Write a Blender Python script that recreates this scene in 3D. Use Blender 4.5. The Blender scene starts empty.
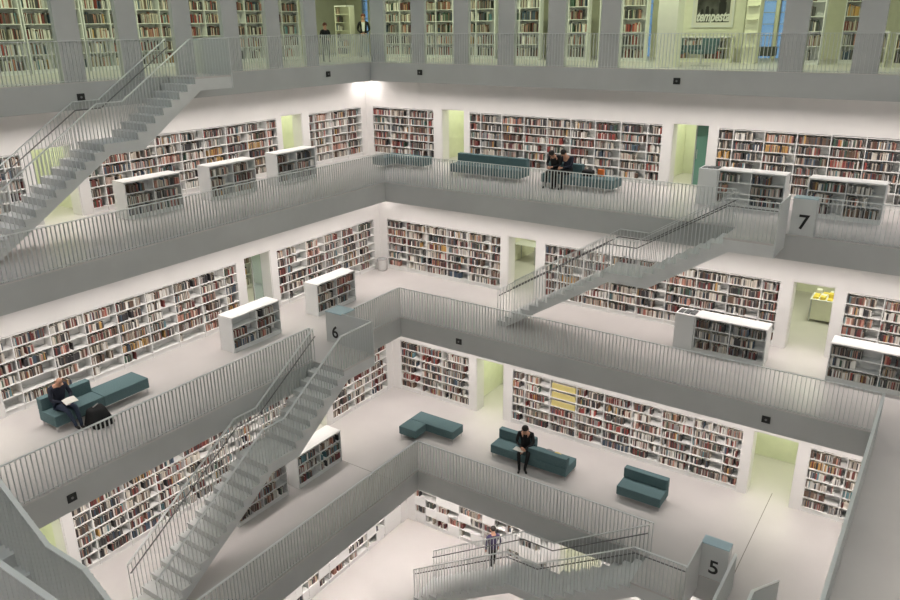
import bpy, bmesh, math, random
from mathutils import Vector, Matrix
random.seed(7)
S = bpy.context.scene
COL = S.collection
H = 3.7885
T = 0.6655                      # slab thickness
Z = {k: (k - 5) * H for k in range(3, 11)}
E = {8: -.854, 7: 1.764, 6: 3.971, 5: 6.173}     # void edge, distance from the corner datum
W = {7: -2.576, 6: 0.0, 5: 2.043, 4: 4.078}      # wall plane
SZ = 21.54
OUT = 9.0
CAM = Vector((18.1789, -22.0772, 12.6589))
F = 762.535

# ---------------------------------------------------------------- camera
y_, p_, r_ = map(math.radians, (34.1238, -19.86461, -0.5602))
fwd = Vector((-math.sin(y_) * math.cos(p_), math.cos(y_) * math.cos(p_), math.sin(p_)))
rt = fwd.cross(Vector((0, 0, 1))).normalized()
up = rt.cross(fwd)
R2 = rt * math.cos(r_) + up * math.sin(r_)
U2 = -rt * math.sin(r_) + up * math.cos(r_)
cd = bpy.data.cameras.new('camera')
cam = bpy.data.objects.new('camera', cd)
COL.objects.link(cam)
m = Matrix((R2, U2, -fwd)).transposed().to_4x4()
m.translation = CAM
cam.matrix_world = m
cd.sensor_width = 36
cd.lens = F / 900 * 36
cd.clip_start = .05
S.camera = cam


def proj(P):
    d = Vector(P) - CAM
    w = d.dot(fwd)
    if w < .1:
        return None
    return 450 + F * d.dot(R2) / w, 300 - F * d.dot(U2) / w, w


# ---------------------------------------------------------------- materials
def mat(name, col, rough=.5, metal=0, noise=0, scale=4, spec=.5, trans=0, emit=0, bump=0):
    m = bpy.data.materials.new(name)
    m.use_nodes = True
    n = m.node_tree.nodes
    l = m.node_tree.links
    b = n['Principled BSDF']
    b.inputs['Base Color'].default_value = (*col, 1)
    b.inputs['Roughness'].default_value = rough
    b.inputs['Metallic'].default_value = metal
    b.inputs['Specular IOR Level'].default_value = spec
    b.inputs['Transmission Weight'].default_value = trans
    if emit:
        b.inputs['Emission Color'].default_value = (*col, 1)
        b.inputs['Emission Strength'].default_value = emit
    if noise or bump:
        tc = n.new('ShaderNodeTexCoord')
        t = n.new('ShaderNodeTexNoise')
        t.inputs['Scale'].default_value = scale
        t.inputs['Detail'].default_value = 6
        l.new(tc.outputs['Object'], t.inputs['Vector'])
    if noise:
        r = n.new('ShaderNodeValToRGB')
        r.color_ramp.elements[0].position = .3
        r.color_ramp.elements[1].position = .7
        r.color_ramp.elements[0].color = (*[c * (1 - noise) for c in col], 1)
        r.color_ramp.elements[1].color = (*[min(1, c * (1 + noise * .5)) for c in col], 1)
        l.new(t.outputs['Fac'], r.inputs['Fac'])
        l.new(r.outputs['Color'], b.inputs['Base Color'])
    if bump:
        bp = n.new('ShaderNodeBump')
        bp.inputs['Strength'].default_value = bump
        bp.inputs['Distance'].default_value = .01
        l.new(t.outputs['Fac'], bp.inputs['Height'])
        l.new(bp.outputs['Normal'], b.inputs['Normal'])
    return m


M = {}
M['white'] = mat('white paint', (.80, .79, .77), .55, noise=.03, scale=1.5)
M['floor'] = mat('pale resin floor', (.58, .555, .54), .38, noise=.05, scale=.8)
M['concrete'] = mat('pale grey concrete', (.50, .51, .50), .6, noise=.07, scale=.9)
M['shelf'] = mat('white lacquer shelf', (.84, .84, .82), .4)
M['lowshelf'] = mat('white low shelf', (.80, .81, .80), .4)
M['rail'] = mat('grey steel rail', (.65, .67, .66), .45, metal=.1)
M['handrail'] = mat('steel handrail with painted highlight', (.74, .76, .75), .4, metal=.1)  # lighter than the bars: the highlight along the top is put into the colour
M['darkrail'] = mat('dark steel handrail', (.20, .20, .20), .4, metal=.6)
M['stair'] = mat('grey stair concrete', (.66, .67, .66), .55, noise=.06, scale=2)
M['teal'] = mat('teal felt', (.115, .185, .195), .85, noise=.2, scale=60, spec=.2, bump=.15)
M['chrome'] = mat('chrome', (.75, .76, .77), .2, metal=1)
M['black'] = mat('black plastic', (.012, .012, .012), .5)
M['lens'] = mat('lens grey', (.25, .25, .25), .2)
M['green'] = mat('white wall with green lamp tint', (.78, .80, .64), .6, noise=.04)  # white room walls; the yellow-green lamp light is put into their colour
M['cream'] = mat('cream wall', (.80, .80, .66), .6, noise=.04)
M['glass'] = mat('glass', (.75, .88, .92), .05, trans=.85)
M['bluebox'] = mat('pale blue acrylic', (.50, .66, .72), .25)
M['tgreen'] = mat('dark green glass door', (.12, .26, .19), .15)
M['skin'] = mat('skin', (.55, .30, .20), .55)
M['hair'] = mat('dark hair', (.02, .015, .012), .7)
M['redhair'] = mat('auburn hair', (.13, .035, .018), .7)
M['navy'] = mat('dark navy cloth', (.018, .022, .04), .85, noise=.4, scale=70)
M['blackcloth'] = mat('black cloth', (.010, .010, .011), .85)
M['jeans'] = mat('dark jeans', (.03, .045, .08), .8)
M['purple'] = mat('dark purple cloth', (.04, .03, .09), .8)
M['whitecloth'] = mat('white cloth', (.75, .75, .73), .8)
M['greycloth'] = mat('grey cloth', (.22, .23, .24), .85)
M['paper'] = mat('paper', (.78, .76, .70), .8)
M['orange'] = mat('orange card', (.75, .18, .03), .6)
M['yellow'] = mat('yellow card', (.80, .62, .10), .6)
M['yellow2'] = mat('mustard cloth', (.50, .40, .12), .8)
M['red'] = mat('red card', (.42, .02, .02), .5)
M['shoe'] = mat('black leather', (.015, .013, .012), .4)
M['dgrey'] = mat('dark grey', (.10, .11, .11), .5)
M['lamp'] = mat('lamp diffuser', (1, .96, .9), .5, emit=3)
M['metalgrey'] = mat('grey metal', (.45, .46, .46), .35, metal=.5)
M['joint'] = mat('dark joint sealant', (.22, .21, .19), .7)
M['photo'] = mat('grey photograph print', (.10, .10, .09), .5, noise=.9, scale=2.2)


def colmat(name, use_obj):
    m = bpy.data.materials.new(name)
    m.use_nodes = True
    n = m.node_tree.nodes
    b = n['Principled BSDF']
    b.inputs['Roughness'].default_value = .6
    if use_obj:
        a = n.new('ShaderNodeObjectInfo')
    else:
        a = n.new('ShaderNodeAttribute')
        a.attribute_name = 'cover'
    m.node_tree.links.new(a.outputs['Color'], b.inputs['Base Color'])
    return m


M['cover'] = colmat('book cover', True)
M['covers'] = colmat('book covers', False)


# ---------------------------------------------------------------- mesh builder
class MB:
    def __init__(s):
        s.v = []
        s.f = []

    def box(s, x0, x1, y0, y1, z0, z1):
        if x0 > x1: x0, x1 = x1, x0
        if y0 > y1: y0, y1 = y1, y0
        if z0 > z1: z0, z1 = z1, z0
        i = len(s.v)
        s.v += [(x0, y0, z0), (x1, y0, z0), (x1, y1, z0), (x0, y1, z0), (x0, y0, z1), (x1, y0, z1), (x1, y1, z1), (x0, y1, z1)]
        s.f += [(i, i + 3, i + 2, i + 1), (i + 4, i + 5, i + 6, i + 7), (i, i + 1, i + 5, i + 4), (i + 1, i + 2, i + 6, i + 5),
                (i + 2, i + 3, i + 7, i + 6), (i + 3, i, i + 4, i + 7)]
        return s

    def hexa(s, pts):            # 8 points, order as box
        i = len(s.v)
        s.v += [tuple(p) for p in pts]
        s.f += [(i, i + 3, i + 2, i + 1), (i + 4, i + 5, i + 6, i + 7), (i, i + 1, i + 5, i + 4), (i + 1, i + 2, i + 6, i + 5),
                (i + 2, i + 3, i + 7, i + 6), (i + 3, i, i + 4, i + 7)]
        return s

    def bar(s, a, b, w, h, side=None):   # bar from a to b, half sizes
        a = Vector(a); b = Vector(b)
        d = (b - a).normalized()
        sd = side or d.cross(Vector((0, 0, 1)))
        sd = Vector(sd)
        if sd.length < 1e-4: sd = Vector((1, 0, 0))
        sd.normalize()
        u = sd.cross(d).normalized()
        s.hexa([a - sd * w - u * h, b - sd * w - u * h, b + sd * w - u * h, a + sd * w - u * h,
                a - sd * w + u * h, b - sd * w + u * h, b + sd * w + u * h, a + sd * w + u * h])
        return s

    def tube(s, a, b, r0, r1=None, n=12):
        a = Vector(a); b = Vector(b)
        r1 = r0 if r1 is None else r1
        d = (b - a).normalized()
        x = d.orthogonal().normalized()
        y = d.cross(x)
        i = len(s.v)
        for k in range(n):
            t = 2 * math.pi * k / n
            o = x * math.cos(t) + y * math.sin(t)
            s.v.append(tuple(a + o * r0)); s.v.append(tuple(b + o * r1))
        for k in range(n):
            j = (k + 1) % n
            s.f.append((i + 2 * k, i + 2 * j, i + 2 * j + 1, i + 2 * k + 1))
        s.f.append(tuple(i + 2 * k for k in range(n))[::-1])
        s.f.append(tuple(i + 2 * k + 1 for k in range(n)))
        return s

    def lathe(s, c, prof, n=20):
        i = len(s.v)
        for r, z in prof:
            for k in range(n):
                t = 2 * math.pi * k / n
                s.v.append((c[0] + r * math.cos(t), c[1] + r * math.sin(t), c[2] + z))
        for q in range(len(prof) - 1):
            for k in range(n):
                j = (k + 1) % n
                s.f.append((i + q * n + k, i + q * n + j, i + (q + 1) * n + j, i + (q + 1) * n + k))
        s.f.append(tuple(i + k for k in range(n))[::-1])
        s.f.append(tuple(i + (len(prof) - 1) * n + k for k in range(n)))
        return s

    def ball(s, c, rx, ry, rz, n=12, mz=8):
        prof = []
        i = len(s.v)
        for a in range(mz + 1):
            t = math.pi * (a / mz - .5)
            for k in range(n):
                u = 2 * math.pi * k / n
                cc = max(math.cos(t), .02)
                s.v.append((c[0] + rx * cc * math.cos(u), c[1] + ry * cc * math.sin(u), c[2] + rz * math.sin(t)))
        for q in range(mz):
            for k in range(n):
                j = (k + 1) % n
                s.f.append((i + q * n + k, i + q * n + j, i + (q + 1) * n + j, i + (q + 1) * n + k))
        return s

    def build(s, name, m, parent=None, bevel=0, seg=2, smooth=False, root=None):
        me = bpy.data.meshes.new(name)
        me.from_pydata(s.v, [], s.f)
        if bevel:
            bm = bmesh.new(); bm.from_mesh(me)
            bmesh.ops.bevel(bm, geom=[e for e in bm.edges], offset=bevel, segments=seg, affect='EDGES', profile=.5, clamp_overlap=True)
            bm.to_mesh(me); bm.free()
        if smooth:
            for p in me.polygons: p.use_smooth = True
        me.materials.append(m)
        o = bpy.data.objects.new(name, me)
        COL.objects.link(o)
        if parent:
            o.parent = parent
            if parent.type == 'EMPTY':
                o.location = -parent.location
        return o


def tag(o, label, cat, group=None):
    o['label'] = label; o['category'] = cat
    if group: o['group'] = group
    return o


def struct(o):
    o['kind'] = 'structure'
    return o


def thing(name, label, cat, loc, group=None):
    o = bpy.data.objects.new(name, None)
    o.empty_display_size = .2
    o.location = loc
    COL.objects.link(o)
    return tag(o, label, cat, group)


def box(name, m, parent, *a, **k):
    return MB().box(*a).build(name, m, parent, **k)


# ---------------------------------------------------------------- slabs
def ring(name, lo, hi, z0, z1, mt):
    b = MB()
    a, c = lo, SZ - lo
    o0, o1 = -OUT, SZ + OUT
    b.box(o0, o1, -a, OUT, z0, z1)
    b.box(o0, o1, -SZ - OUT, -c, z0, z1)
    b.box(o0, a, -c, -a, z0, z1)
    b.box(c, o1, -c, -a, z0, z1)
    o = b.build(name, mt)
    return struct(o)


for k in (8, 7, 6, 5):
    ring('floor', E[k], 0, Z[k] - T, Z[k] - .02, M['concrete'])
    # thin resin finish on the slab
    b = MB(); a = E[k] + .0; c = SZ - a
    b.box(-OUT, SZ + OUT, -a, OUT, Z[k] - .02, Z[k]); b.box(-OUT, SZ + OUT, -SZ - OUT, -c, Z[k] - .02, Z[k])
    b.box(-OUT, a, -c, -a, Z[k] - .02, Z[k]); b.box(c, SZ + OUT, -c, -a, Z[k] - .02, Z[k])
    struct(b.build('floor', M['floor']))
struct(box('floor', M['floor'], None, -OUT, SZ + OUT, -SZ - OUT, OUT, Z[4] - .3, Z[4]))
CZ = Z[8] + 3.4
ring('ceiling', -1.6, 0, CZ, CZ + .4, M['white'])

struct(MB().box(-.3, 0, -SZ, 0, CZ + .4, CZ + 3.4).box(SZ, SZ + .3, -SZ, 0, CZ + .4, CZ + 3.4).box(-.3, SZ + .3, 0, .3, CZ + .4, CZ + 3.4).box(-.3, SZ + .3, -SZ - .3, -SZ, CZ + .4, CZ + 3.4).build('wall_sky_block', M['white']))  # unseen opaque walls added to keep blue sky light out of the void
struct(box('ceiling', M['white'], None, -.3, SZ + .3, -SZ - .3, .3, CZ + 3.4, CZ + 3.6))  # unseen opaque lid over the void, added to shut out sky light
# outer walls
for (x0, x1, y0, y1, side) in ((-OUT - .3, -OUT, -SZ - OUT, OUT, 'left'), (SZ + OUT, SZ + OUT + .3, -SZ - OUT, OUT, 'right'),
                               (-OUT, SZ + OUT, -SZ - OUT - .3, -SZ - OUT, 'near')):
    struct(box('wall_' + side, M['cream'], None, x0, x1, y0, y1, Z[4] - .3, CZ + .4))
wins = [(-8.0, -7.62), (-7.45, -7.07), (6.5, 6.9), (7.83, 8.22), (11.0, 11.5), (11.62, 12.0), (14.0, 14.35)]
b = MB(); b.box(-OUT, SZ + OUT, OUT, OUT + .3, Z[4] - .3, Z[8])
px = -OUT
for w0, w1 in wins:
    b.box(px, w0, OUT, OUT + .3, Z[8], CZ + .4); b.box(w0, w1, OUT, OUT + .3, Z[8] + 3.2, CZ + .4)
    px = w1
b.box(px, SZ + OUT, OUT, OUT + .3, Z[8], CZ + .4)
struct(b.build('wall_far', M['cream']))
for i, (w0, w1) in enumerate(wins):
    e = bpy.data.objects.new('window_%d' % (i + 1), None); e.location = ((w0 + w1) / 2, OUT + .1, Z[8]); COL.objects.link(e); struct(e)
    fb = MB()
    for zz in [x * .4 for x in range(0, 9)]: fb.box(w0, w1, OUT + .08, OUT + .13, Z[8] + zz - .012, Z[8] + zz + .012)
    fb.box(w0, w0 + .03, OUT + .05, OUT + .15, Z[8], Z[8] + 3.2); fb.box(w1 - .03, w1, OUT + .05, OUT + .15, Z[8], Z[8] + 3.2)
    fb.build('window_frame', M['metalgrey'], e)
    box('pane', M['glass'], e, w0, w1, OUT + .16, OUT + .17, Z[8], Z[8] + 3.2)

# ---------------------------------------------------------------- gallery walls with shelf niches
BAYS = {7: ([(-2.27, .80), (2.42, 9.86), (11.62, 19.0)], [(1.15, 2.2), (10.17, 11.35)]),
        6: ([(.33, 5.37), (7.05, 14.5), (16.17, 21.2)], [(5.64, 6.74), (14.8, 15.9)]),
        5: ([(2.38, 5.37), (7.05, 14.45), (16.15, 19.2)], [(5.64, 6.74), (14.68, 15.88)]),
        4: ([(4.42, 9.6), (11.7, 17.1)], [(9.95, 11.35)])}
BAYSW = {7: BAYS[7], 6: BAYS[6], 5: BAYS[5], 4: ([(4.42, 9.55), (11.7, 17.1)], [(9.95, 11.35)])}
NH = 1.98
ND = .34
DOORH = 2.06


def wmap(side, s, d):
    """s along the wall from the corner datum, d behind wall plane -> x,y given plane w"""
    return (s, d) if side == 'far' else (-d, -s)


def wbox(b, side, k, s0, s1, d0, d1, z0, z1):
    w = -W[k]                 # far wall plane y = -W ; left wall plane x = +W
    if side == 'far':
        b.box(s0, s1, w + d0, w + d1, Z[k] + z0, Z[k] + z1)
    else:
        b.box(-w - d0, -w - d1, -s0, -s1, Z[k] + z0, Z[k] + z1)
    return b


TOPH = H - T
door_i = 0
for k in (7, 6, 5, 4):
    for side in ('far', 'left'):
        bays, doors = (BAYS if side == 'far' else BAYSW)[k]
        s_start = W[k]; s_end = SZ - W[k]
        b = MB()
        hh = sorted([(a, c, 'b') for a, c in bays] + [(a, c, 'd') for a, c in doors])
        wbox(b, side, k, s_start - (.6 if side == 'far' else 0), s_end, 0, .5, DOORH, TOPH)       # header over everything
        px = s_start - (.6 if side == 'far' else 0)
        for a, c, t in hh:
            wbox(b, side, k, px, a, 0, .5, 0, DOORH)
            if t == 'b':
                wbox(b, side, k, a, c, 0, .5, NH, DOORH)
                wbox(b, side, k, a, c, ND, .5, 0, NH)
            px = c
        wbox(b, side, k, px, s_end, 0, .5, 0, DOORH)
        struct(b.build('wall_' + side, M['white']))
        # room behind each doorway: back wall and side walls
        for a, c in doors:
            depth = 5.6 if k == 6 else (2.6 if k == 7 else 2.4)
            rb = MB()
            wd = 1.6 if k == 6 else .35
            lo, hi = a - wd, c + wd
            wbox(rb, side, k, lo, hi, depth, depth + .1, 0, TOPH)
            wbox(rb, side, k, lo - .1, lo, .5, depth + .1, 0, TOPH)
            wbox(rb, side, k, hi, hi + .1, .5, depth + .1, 0, TOPH)
            struct(rb.build('wall_back', M['cream'] if k == 6 else M['green']))
            door_i += 1
            fr = MB()
            wbox(fr, side, k, a + .001, a + .03, .02, .48, .001, DOORH - .001)
            wbox(fr, side, k, c - .03, c - .001, .02, .48, .001, DOORH - .001)
            wbox(fr, side, k, a + .03, c - .03, .02, .48, DOORH - .04, DOORH - .001)
            struct(fr.build('door_%d' % door_i, M['white']))
            # yellow-green fluorescent lamp in the room
            ld = bpy.data.lights.new('room_lamp', 'AREA')
            ld.shape = 'RECTANGLE'; ld.size = 1.0; ld.size_y = 1.0
            ld.color = (.96, 1, .74); ld.energy = 62 if k == 6 else 30
            lo_ = bpy.data.objects.new('room_lamp', ld)
            w = -W[k]; sm = (a + c) / 2; dd = w + (2.6 if k == 6 else 1.5)
            lo_.location = ((sm, dd, Z[k] + TOPH - .06) if side == 'far' else (-dd, -sm, Z[k] + TOPH - .06))
            COL.objects.link(lo_)
# near and right side gallery walls (behind the photographer)
for k in (7, 6, 5):
    w = W[k]
    struct(box('wall_near', M['white'], None, w, SZ - w, -SZ + w - .3, -SZ + w, Z[k], Z[k] + TOPH))
    struct(box('wall_right', M['white'], None, SZ - w, SZ - w + .3, -SZ + w, -w, Z[k], Z[k] + TOPH))

# ---------------------------------------------------------------- books
PAL = [((.62, .56, .46), 'beige', 9), ((.72, .70, .64), 'white', 12), ((.42, .36, .28), 'tan', 6), ((.045, .042, .045), 'black', 15),
       ((.10, .095, .09), 'dark grey', 9), ((.18, .03, .025), 'dark red', 8), ((.36, .05, .035), 'red', 3), ((.16, .09, .055), 'brown', 9),
       ((.30, .30, .29), 'grey', 5), ((.50, .22, .15), 'rust', 4), ((.05, .09, .14), 'dark blue', 4), ((.10, .25, .28), 'teal', 1.5),
       ((.55, .30, .05), 'ochre', 1.5), ((.46, .33, .27), 'pink', 2), ((.05, .11, .07), 'dark green', 2)]
PALC = [p[0] for p in PAL]; PALN = [p[1] for p in PAL]; PALW = [p[2] for p in PAL]
BOOKS = []       # (center, half (x,y,z), colour, name, where, row, colm, idx, front normal)


def fill(side_axis, s0, s1, front, inward, z, hgt, where, row, col, dens=.85, mode='n'):
    """a compartment: side_axis 'x' or 'y' direction of the shelf run; front = coordinate of the front plane;
    inward = +1/-1 direction going into the shelf; books stand on z"""
    rng = random
    if mode == 'yellow':
        s = s0 + .03; i = 0
        while s < s1 - .04:
            t = .035
            BOOKS.append([s, s + t, front + inward * .03, front + inward * .2, z, z + .2, (.66, .57, .22), 'yellow', where, row, col, i, side_axis])
            s += t + .002; i += 1
        return
    s = s0 + rng.uniform(.0, .04); i = 0
    if rng.random() > dens + .12 and mode == 'n': end = s0 + (s1 - s0) * rng.uniform(.0, .3)
    else: end = s0 + (s1 - s0) * min(1, rng.uniform(dens - .3, 1.15))
    end = min(end, s1 - .01)
    basew = rng.choice([.018, .024, .03, .036])
    tone = rng.random(); fav = rng.choices(range(len(PALC)), PALW)[0]
    while True:
        t = max(.012, rng.gauss(basew, .009))
        if s + t > end: break
        if rng.random() < .03: s += rng.uniform(.03, .12); continue
        h = min(hgt - .03, rng.gauss(.205, .022) * max(1, hgt / .30)); dp = rng.uniform(.13, .19)
        ci = fav if rng.random() < .30 else rng.choices(range(len(PALC)), PALW)[0]
        gl = sum(PALC[ci]) / 3; q = rng.uniform(.75, 1.2)
        c = tuple(min(1, (v * .8 + gl * .2) * q) for v in PALC[ci])
        f0 = front + inward * rng.uniform(.03, .055)
        BOOKS.append([s, s + t, f0, f0 + inward * dp, z, z + h, c, PALN[ci], where, row, col, i, side_axis])
        s += t + .0015; i += 1


ORD = ['first', 'second', 'third', 'fourth', 'fifth', 'sixth', 'seventh', 'eighth', 'ninth', 'tenth', 'eleventh', 'twelfth']


def wall_case(side, k, s0, s1, label, where, mode='n'):
    w = -W[k]
    L = s1 - s0
    n = round(L / .92)
    if L > 7:                                   # half modules at both ends
        e = (L - 7 * .92) / 2
        xs = [s0, s0 + e] + [s0 + e + .92 * i for i in range(1, 8)] + [s1]
    else:
        r = (L - int(L / .92) * .92)
        xs = [s0 + .92 * i for i in range(int(L / .92) + 1)]
        if r > .25: xs.append(s1)
        else: xs[-1] = s1
    if side == 'far': loc = ((s0 + s1) / 2, w, Z[k])
    else: loc = (-w, -(s0 + s1) / 2, Z[k])
    t = thing('wall_bookcase', label, 'bookcase', loc)
    th = .022
    m_ = M['shelf']
    g = .004
    bk = MB(); wbox(bk, side, k, s0 + g, s1 - g, ND - .02, ND - .004, .004, NH - .004); bk.build('back_panel', m_, t)
    b = MB(); wbox(b, side, k, s0 + th, s1 - th, .03, ND - .022, .002, .13); b.build('plinth', m_, t)
    rows = [.15 + i * .302 for i in range(7)]
    for z in rows:
        b = MB(); wbox(b, side, k, s0 + th, s1 - th, .004, ND - .022, z - th, z); b.build('shelf', m_, t)
    for i, s in enumerate(xs):
        a, c = s - th / 2, s + th / 2
        if i == 0: a, c = s0 + g, s0 + g + th
        if i == len(xs) - 1: a, c = s1 - g - th, s1 - g
        b = MB(); wbox(b, side, k, a, c, .002, ND - .022, .002, NH - .004); b.build('upright', m_, t)
    for ci in range(len(xs) - 1):
        for ri in range(6):
            z = Z[k] + rows[ri]
            a, c = xs[ci] + th, xs[ci + 1] - th
            md = mode; dens = .88
            if mode == 'display':
                dens = .0 if random.random() < .25 else .4
            if k == 6 and side == 'left' and ci > 1: dens = .84 if ri > 0 else .55
            if k == 7: dens = .92
            if k == 5 and side == 'far' and L > 7 and ci == 2 and ri in (3, 4, 5): md = 'yellow'
            if md == 'display' and dens == 0:
                if random.random() < .8:
                    b = MB(); wbox(b, side, k, a - .004, c + .004, .001, .012, rows[ri] + .002, rows[ri] + .278); b.build('display_panel', M['shelf'], t)
                continue
            if md == 'display' and random.random() < .75:
                hm = (a + c) / 2
                p0, p1 = (a - .004, hm) if random.random() < .5 else (hm, c + .004)
                b = MB(); wbox(b, side, k, p0, p1, .001, .012, rows[ri] + .002, rows[ri] + .278); b.build('display_panel', M['shelf'], t)
                if p0 < a: a = hm + .01
                else: c = hm - .01
            if side == 'far':
                fill('x', a, c, w, 1, z, .28, where, 6 - ri, ci + 1, dens, md)
            else:
                fill('y', -c, -a, -w, -1, z, .28, where, 6 - ri, ci + 1, dens, md)
    return t


def side_txt(side): return 'right-hand' if side == 'far' else 'left-hand'


names = {
    ('far', 7): [('white wall bookcase full of books right of the corner on floor 7', 'floor 7 corner right case'),
                 ('long white wall bookcase behind the teal sofas on floor 7', 'case behind floor 7 sofas'),
                 ('long white wall bookcase behind the low shelves on floor 7 right', 'far right floor 7 case')],
    ('left', 7): [('white wall bookcase full of books left of the corner on floor 7', 'floor 7 corner left case'),
                  ('long white wall bookcase behind three low shelves on floor 7', 'long left floor 7 case'),
                  ('white wall bookcase left of the doorway behind the topmost stair', 'far left floor 7 case')],
    ('far', 6): [('white wall bookcase right of the corner litter bin on floor 6', 'floor 6 corner right case'),
                 ('long white wall bookcase behind the floating stair up to floor 7', 'case behind middle stair'),
                 ('white wall bookcase right of the wide doorway on floor 6', 'far right floor 6 case')],
    ('left', 6): [('white wall bookcase left of the corner litter bin on floor 6', 'floor 6 corner left case'),
                  ('long half empty white wall bookcase behind the reader on the teal sofa', 'case behind left reader'),
                  ('white wall bookcase beyond the left end of floor 6', 'far left floor 6 case')],
    ('far', 5): [('white wall bookcase right of the corner under floor 6', 'floor 5 corner right case'),
                 ('long white wall bookcase with a block of yellow books on floor 5', 'yellow block floor 5 case'),
                 ('narrow white wall bookcase right of the yellow-green doorway on floor 5', 'far right floor 5 case')],
    ('left', 5): [('white wall bookcase left of the corner, partly behind the number 6 stair', 'floor 5 corner left case'),
                  ('long white wall bookcase seen through the left stair railing on floor 5', 'left floor 5 case'),
                  ('white wall bookcase beyond the left doorway on floor 5', 'hidden left floor 5 case')],
    ('far', 4): [('white display bookcase with sparse books on the lowest floor right wall', 'lowest floor right case'),
                 ('white display bookcase beyond the lowest floor green doorway', 'lowest floor far case')],
    ('left', 4): [('white display bookcase with sparse books on the lowest floor left wall', 'lowest floor left case'),
                  ('white display bookcase past the post on the lowest floor left wall', 'lowest floor far left case')]}
for (side, k), nm in names.items():
    bays = (BAYS if side == 'far' else BAYSW)[k][0]
    for (a, c), (lab, wh) in zip(bays, nm):
        wall_case(side, k, a, c, lab, wh, 'display' if k == 4 else 'n')


def low_case(axis, s0, front, k, length, depth, label, where, height=1.08, rows=3, cols=2, dens=.85, name='low_bookcase', mt='lowshelf', grp=None):
    """axis 'x': runs along x, front faces -y ; axis 'y': runs along y, front faces +x"""
    z = Z[k]
    def mp(b, a0, a1, d0, d1, z0, z1):
        if axis == 'x': b.box(s0 + a0, s0 + a1, front + d0, front + d1, z + z0, z + z1)
        else: b.box(front - d0, front - d1, s0 + a0, s0 + a1, z + z0, z + z1)
        return b
    t = thing(name, label, 'bookcase', (s0 + length / 2, front, z) if axis == 'x' else (front, s0 + length / 2, z), grp)
    m_ = M[mt]
    th = .03
    mp(MB(), 0, length, -.01, depth, height - .04, height).build('top_panel', M['shelf'], t, bevel=.004)
    mp(MB(), 0, th, 0, depth, 0, height - .04).build('side_panel', m_, t)
    mp(MB(), length - th, length, 0, depth, 0, height - .04).build('side_panel', m_, t)
    mp(MB(), th, length - th, .30, .32, .1, height - .04).build('back_panel', m_, t)
    mp(MB(), th, length - th, .02, depth - .02, 0, .1).build('plinth', m_, t)
    if depth > .4: mp(MB(), th, length - th, depth - .02, depth, 0, height - .04).build('rear_panel', m_, t)
    ph = (height - .04 - .1) / rows
    for r in range(rows):
        mp(MB(), th, length - th, .005, .30, .1 + r * ph, .1 + r * ph + .022).build('shelf', m_, t)
    cw = length / cols
    for c in range(1, cols):
        mp(MB(), cw * c - .012, cw * c + .012, .003, .30, .1, height - .04).build('divider', m_, t)
    for c in range(cols):
        for r in range(rows):
            a0, a1 = s0 + cw * c + .03, s0 + cw * (c + 1) - .03
            zz = z + .1 + r * ph + .022
            if axis == 'x': fill('x', a0, a1, front, 1, zz, ph - .03, where, rows - r, c + 1, dens)
            else: fill('y', a0, a1, front, -1, zz, ph - .03, where, rows - r, c + 1, dens)
    return t


low_case('y', -9.85, -.9, 7, 1.85, .55, 'leftmost of three low white shelves on the left of floor 7', 'leftmost floor 7 low case')
low_case('y', -6.95, -.9, 7, 1.85, .55, 'middle of three low white shelves on the left of floor 7', 'middle floor 7 low case')
low_case('y', -4.15, -.9, 7, 1.85, .55, 'low white shelf nearest the corner on the left of floor 7', 'corner floor 7 low case')
low_case('x', 12.31, .48, 7, 1.85, .55, 'low white shelf with grey end cabinet behind the floor 7 stair head', 'floor 7 stair low case')
low_case('x', 14.74, .45, 7, 1.88, .55, 'low white shelf right of the number 7 panel', 'number 7 low case')
low_case('y', -8.85, 1.70, 6, 1.86, .57, 'low white shelf in front of the left doorway on floor 6', 'doorway floor 6 low case')
low_case('y', -5.35, 1.70, 6, 1.86, .57, 'low white shelf nearest the corner on floor 6', 'corner floor 6 low case')
low_case('x', 12.66, -1.62, 6, 1.95, .57, 'low white shelf with grey end cabinet on the right of floor 6', 'right floor 6 low case')
low_case('x', 16.16, -1.60, 6, 2.4, .57, 'low white shelf at the right edge of the picture on floor 6', 'rightmost floor 6 low case')
low_case('y', -8.85, 3.88, 5, 1.85, .57, 'low white shelf right of the long stair on floor 5', 'floor 5 low case')
low_case('y', -11.05, 3.80, 5, 1.85, .57, 'low white shelf half hidden behind the long stair on floor 5', 'hidden floor 5 low case')
# end cabinets (catalogue terminals) beside two low shelves
for x0, yf, k, lab in ((11.74, .5, 7, 'grey end cabinet left of the low shelf behind the floor 7 stair head'),
                       (12.09, -1.6, 6, 'grey end cabinet left of the low shelf on the right of floor 6')):
    t = thing('end_cabinet', lab, 'cabinet', (x0 + .27, yf, Z[k]))
    MB().box(x0, x0 + .55, yf, yf + .55, Z[k], Z[k] + 1.06).build('body', M['metalgrey'] if 0 else M['lowshelf'], t, bevel=.006)
    b = MB()
    for i in range(3):
        b.box(x0 + .05 + i * .17, x0 + .19 + i * .17, yf + .1, yf + .42, Z[k] + 1.06, Z[k] + 1.075 + .01 * i)
    b.build('leaflets', M['dgrey'], t)

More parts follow.
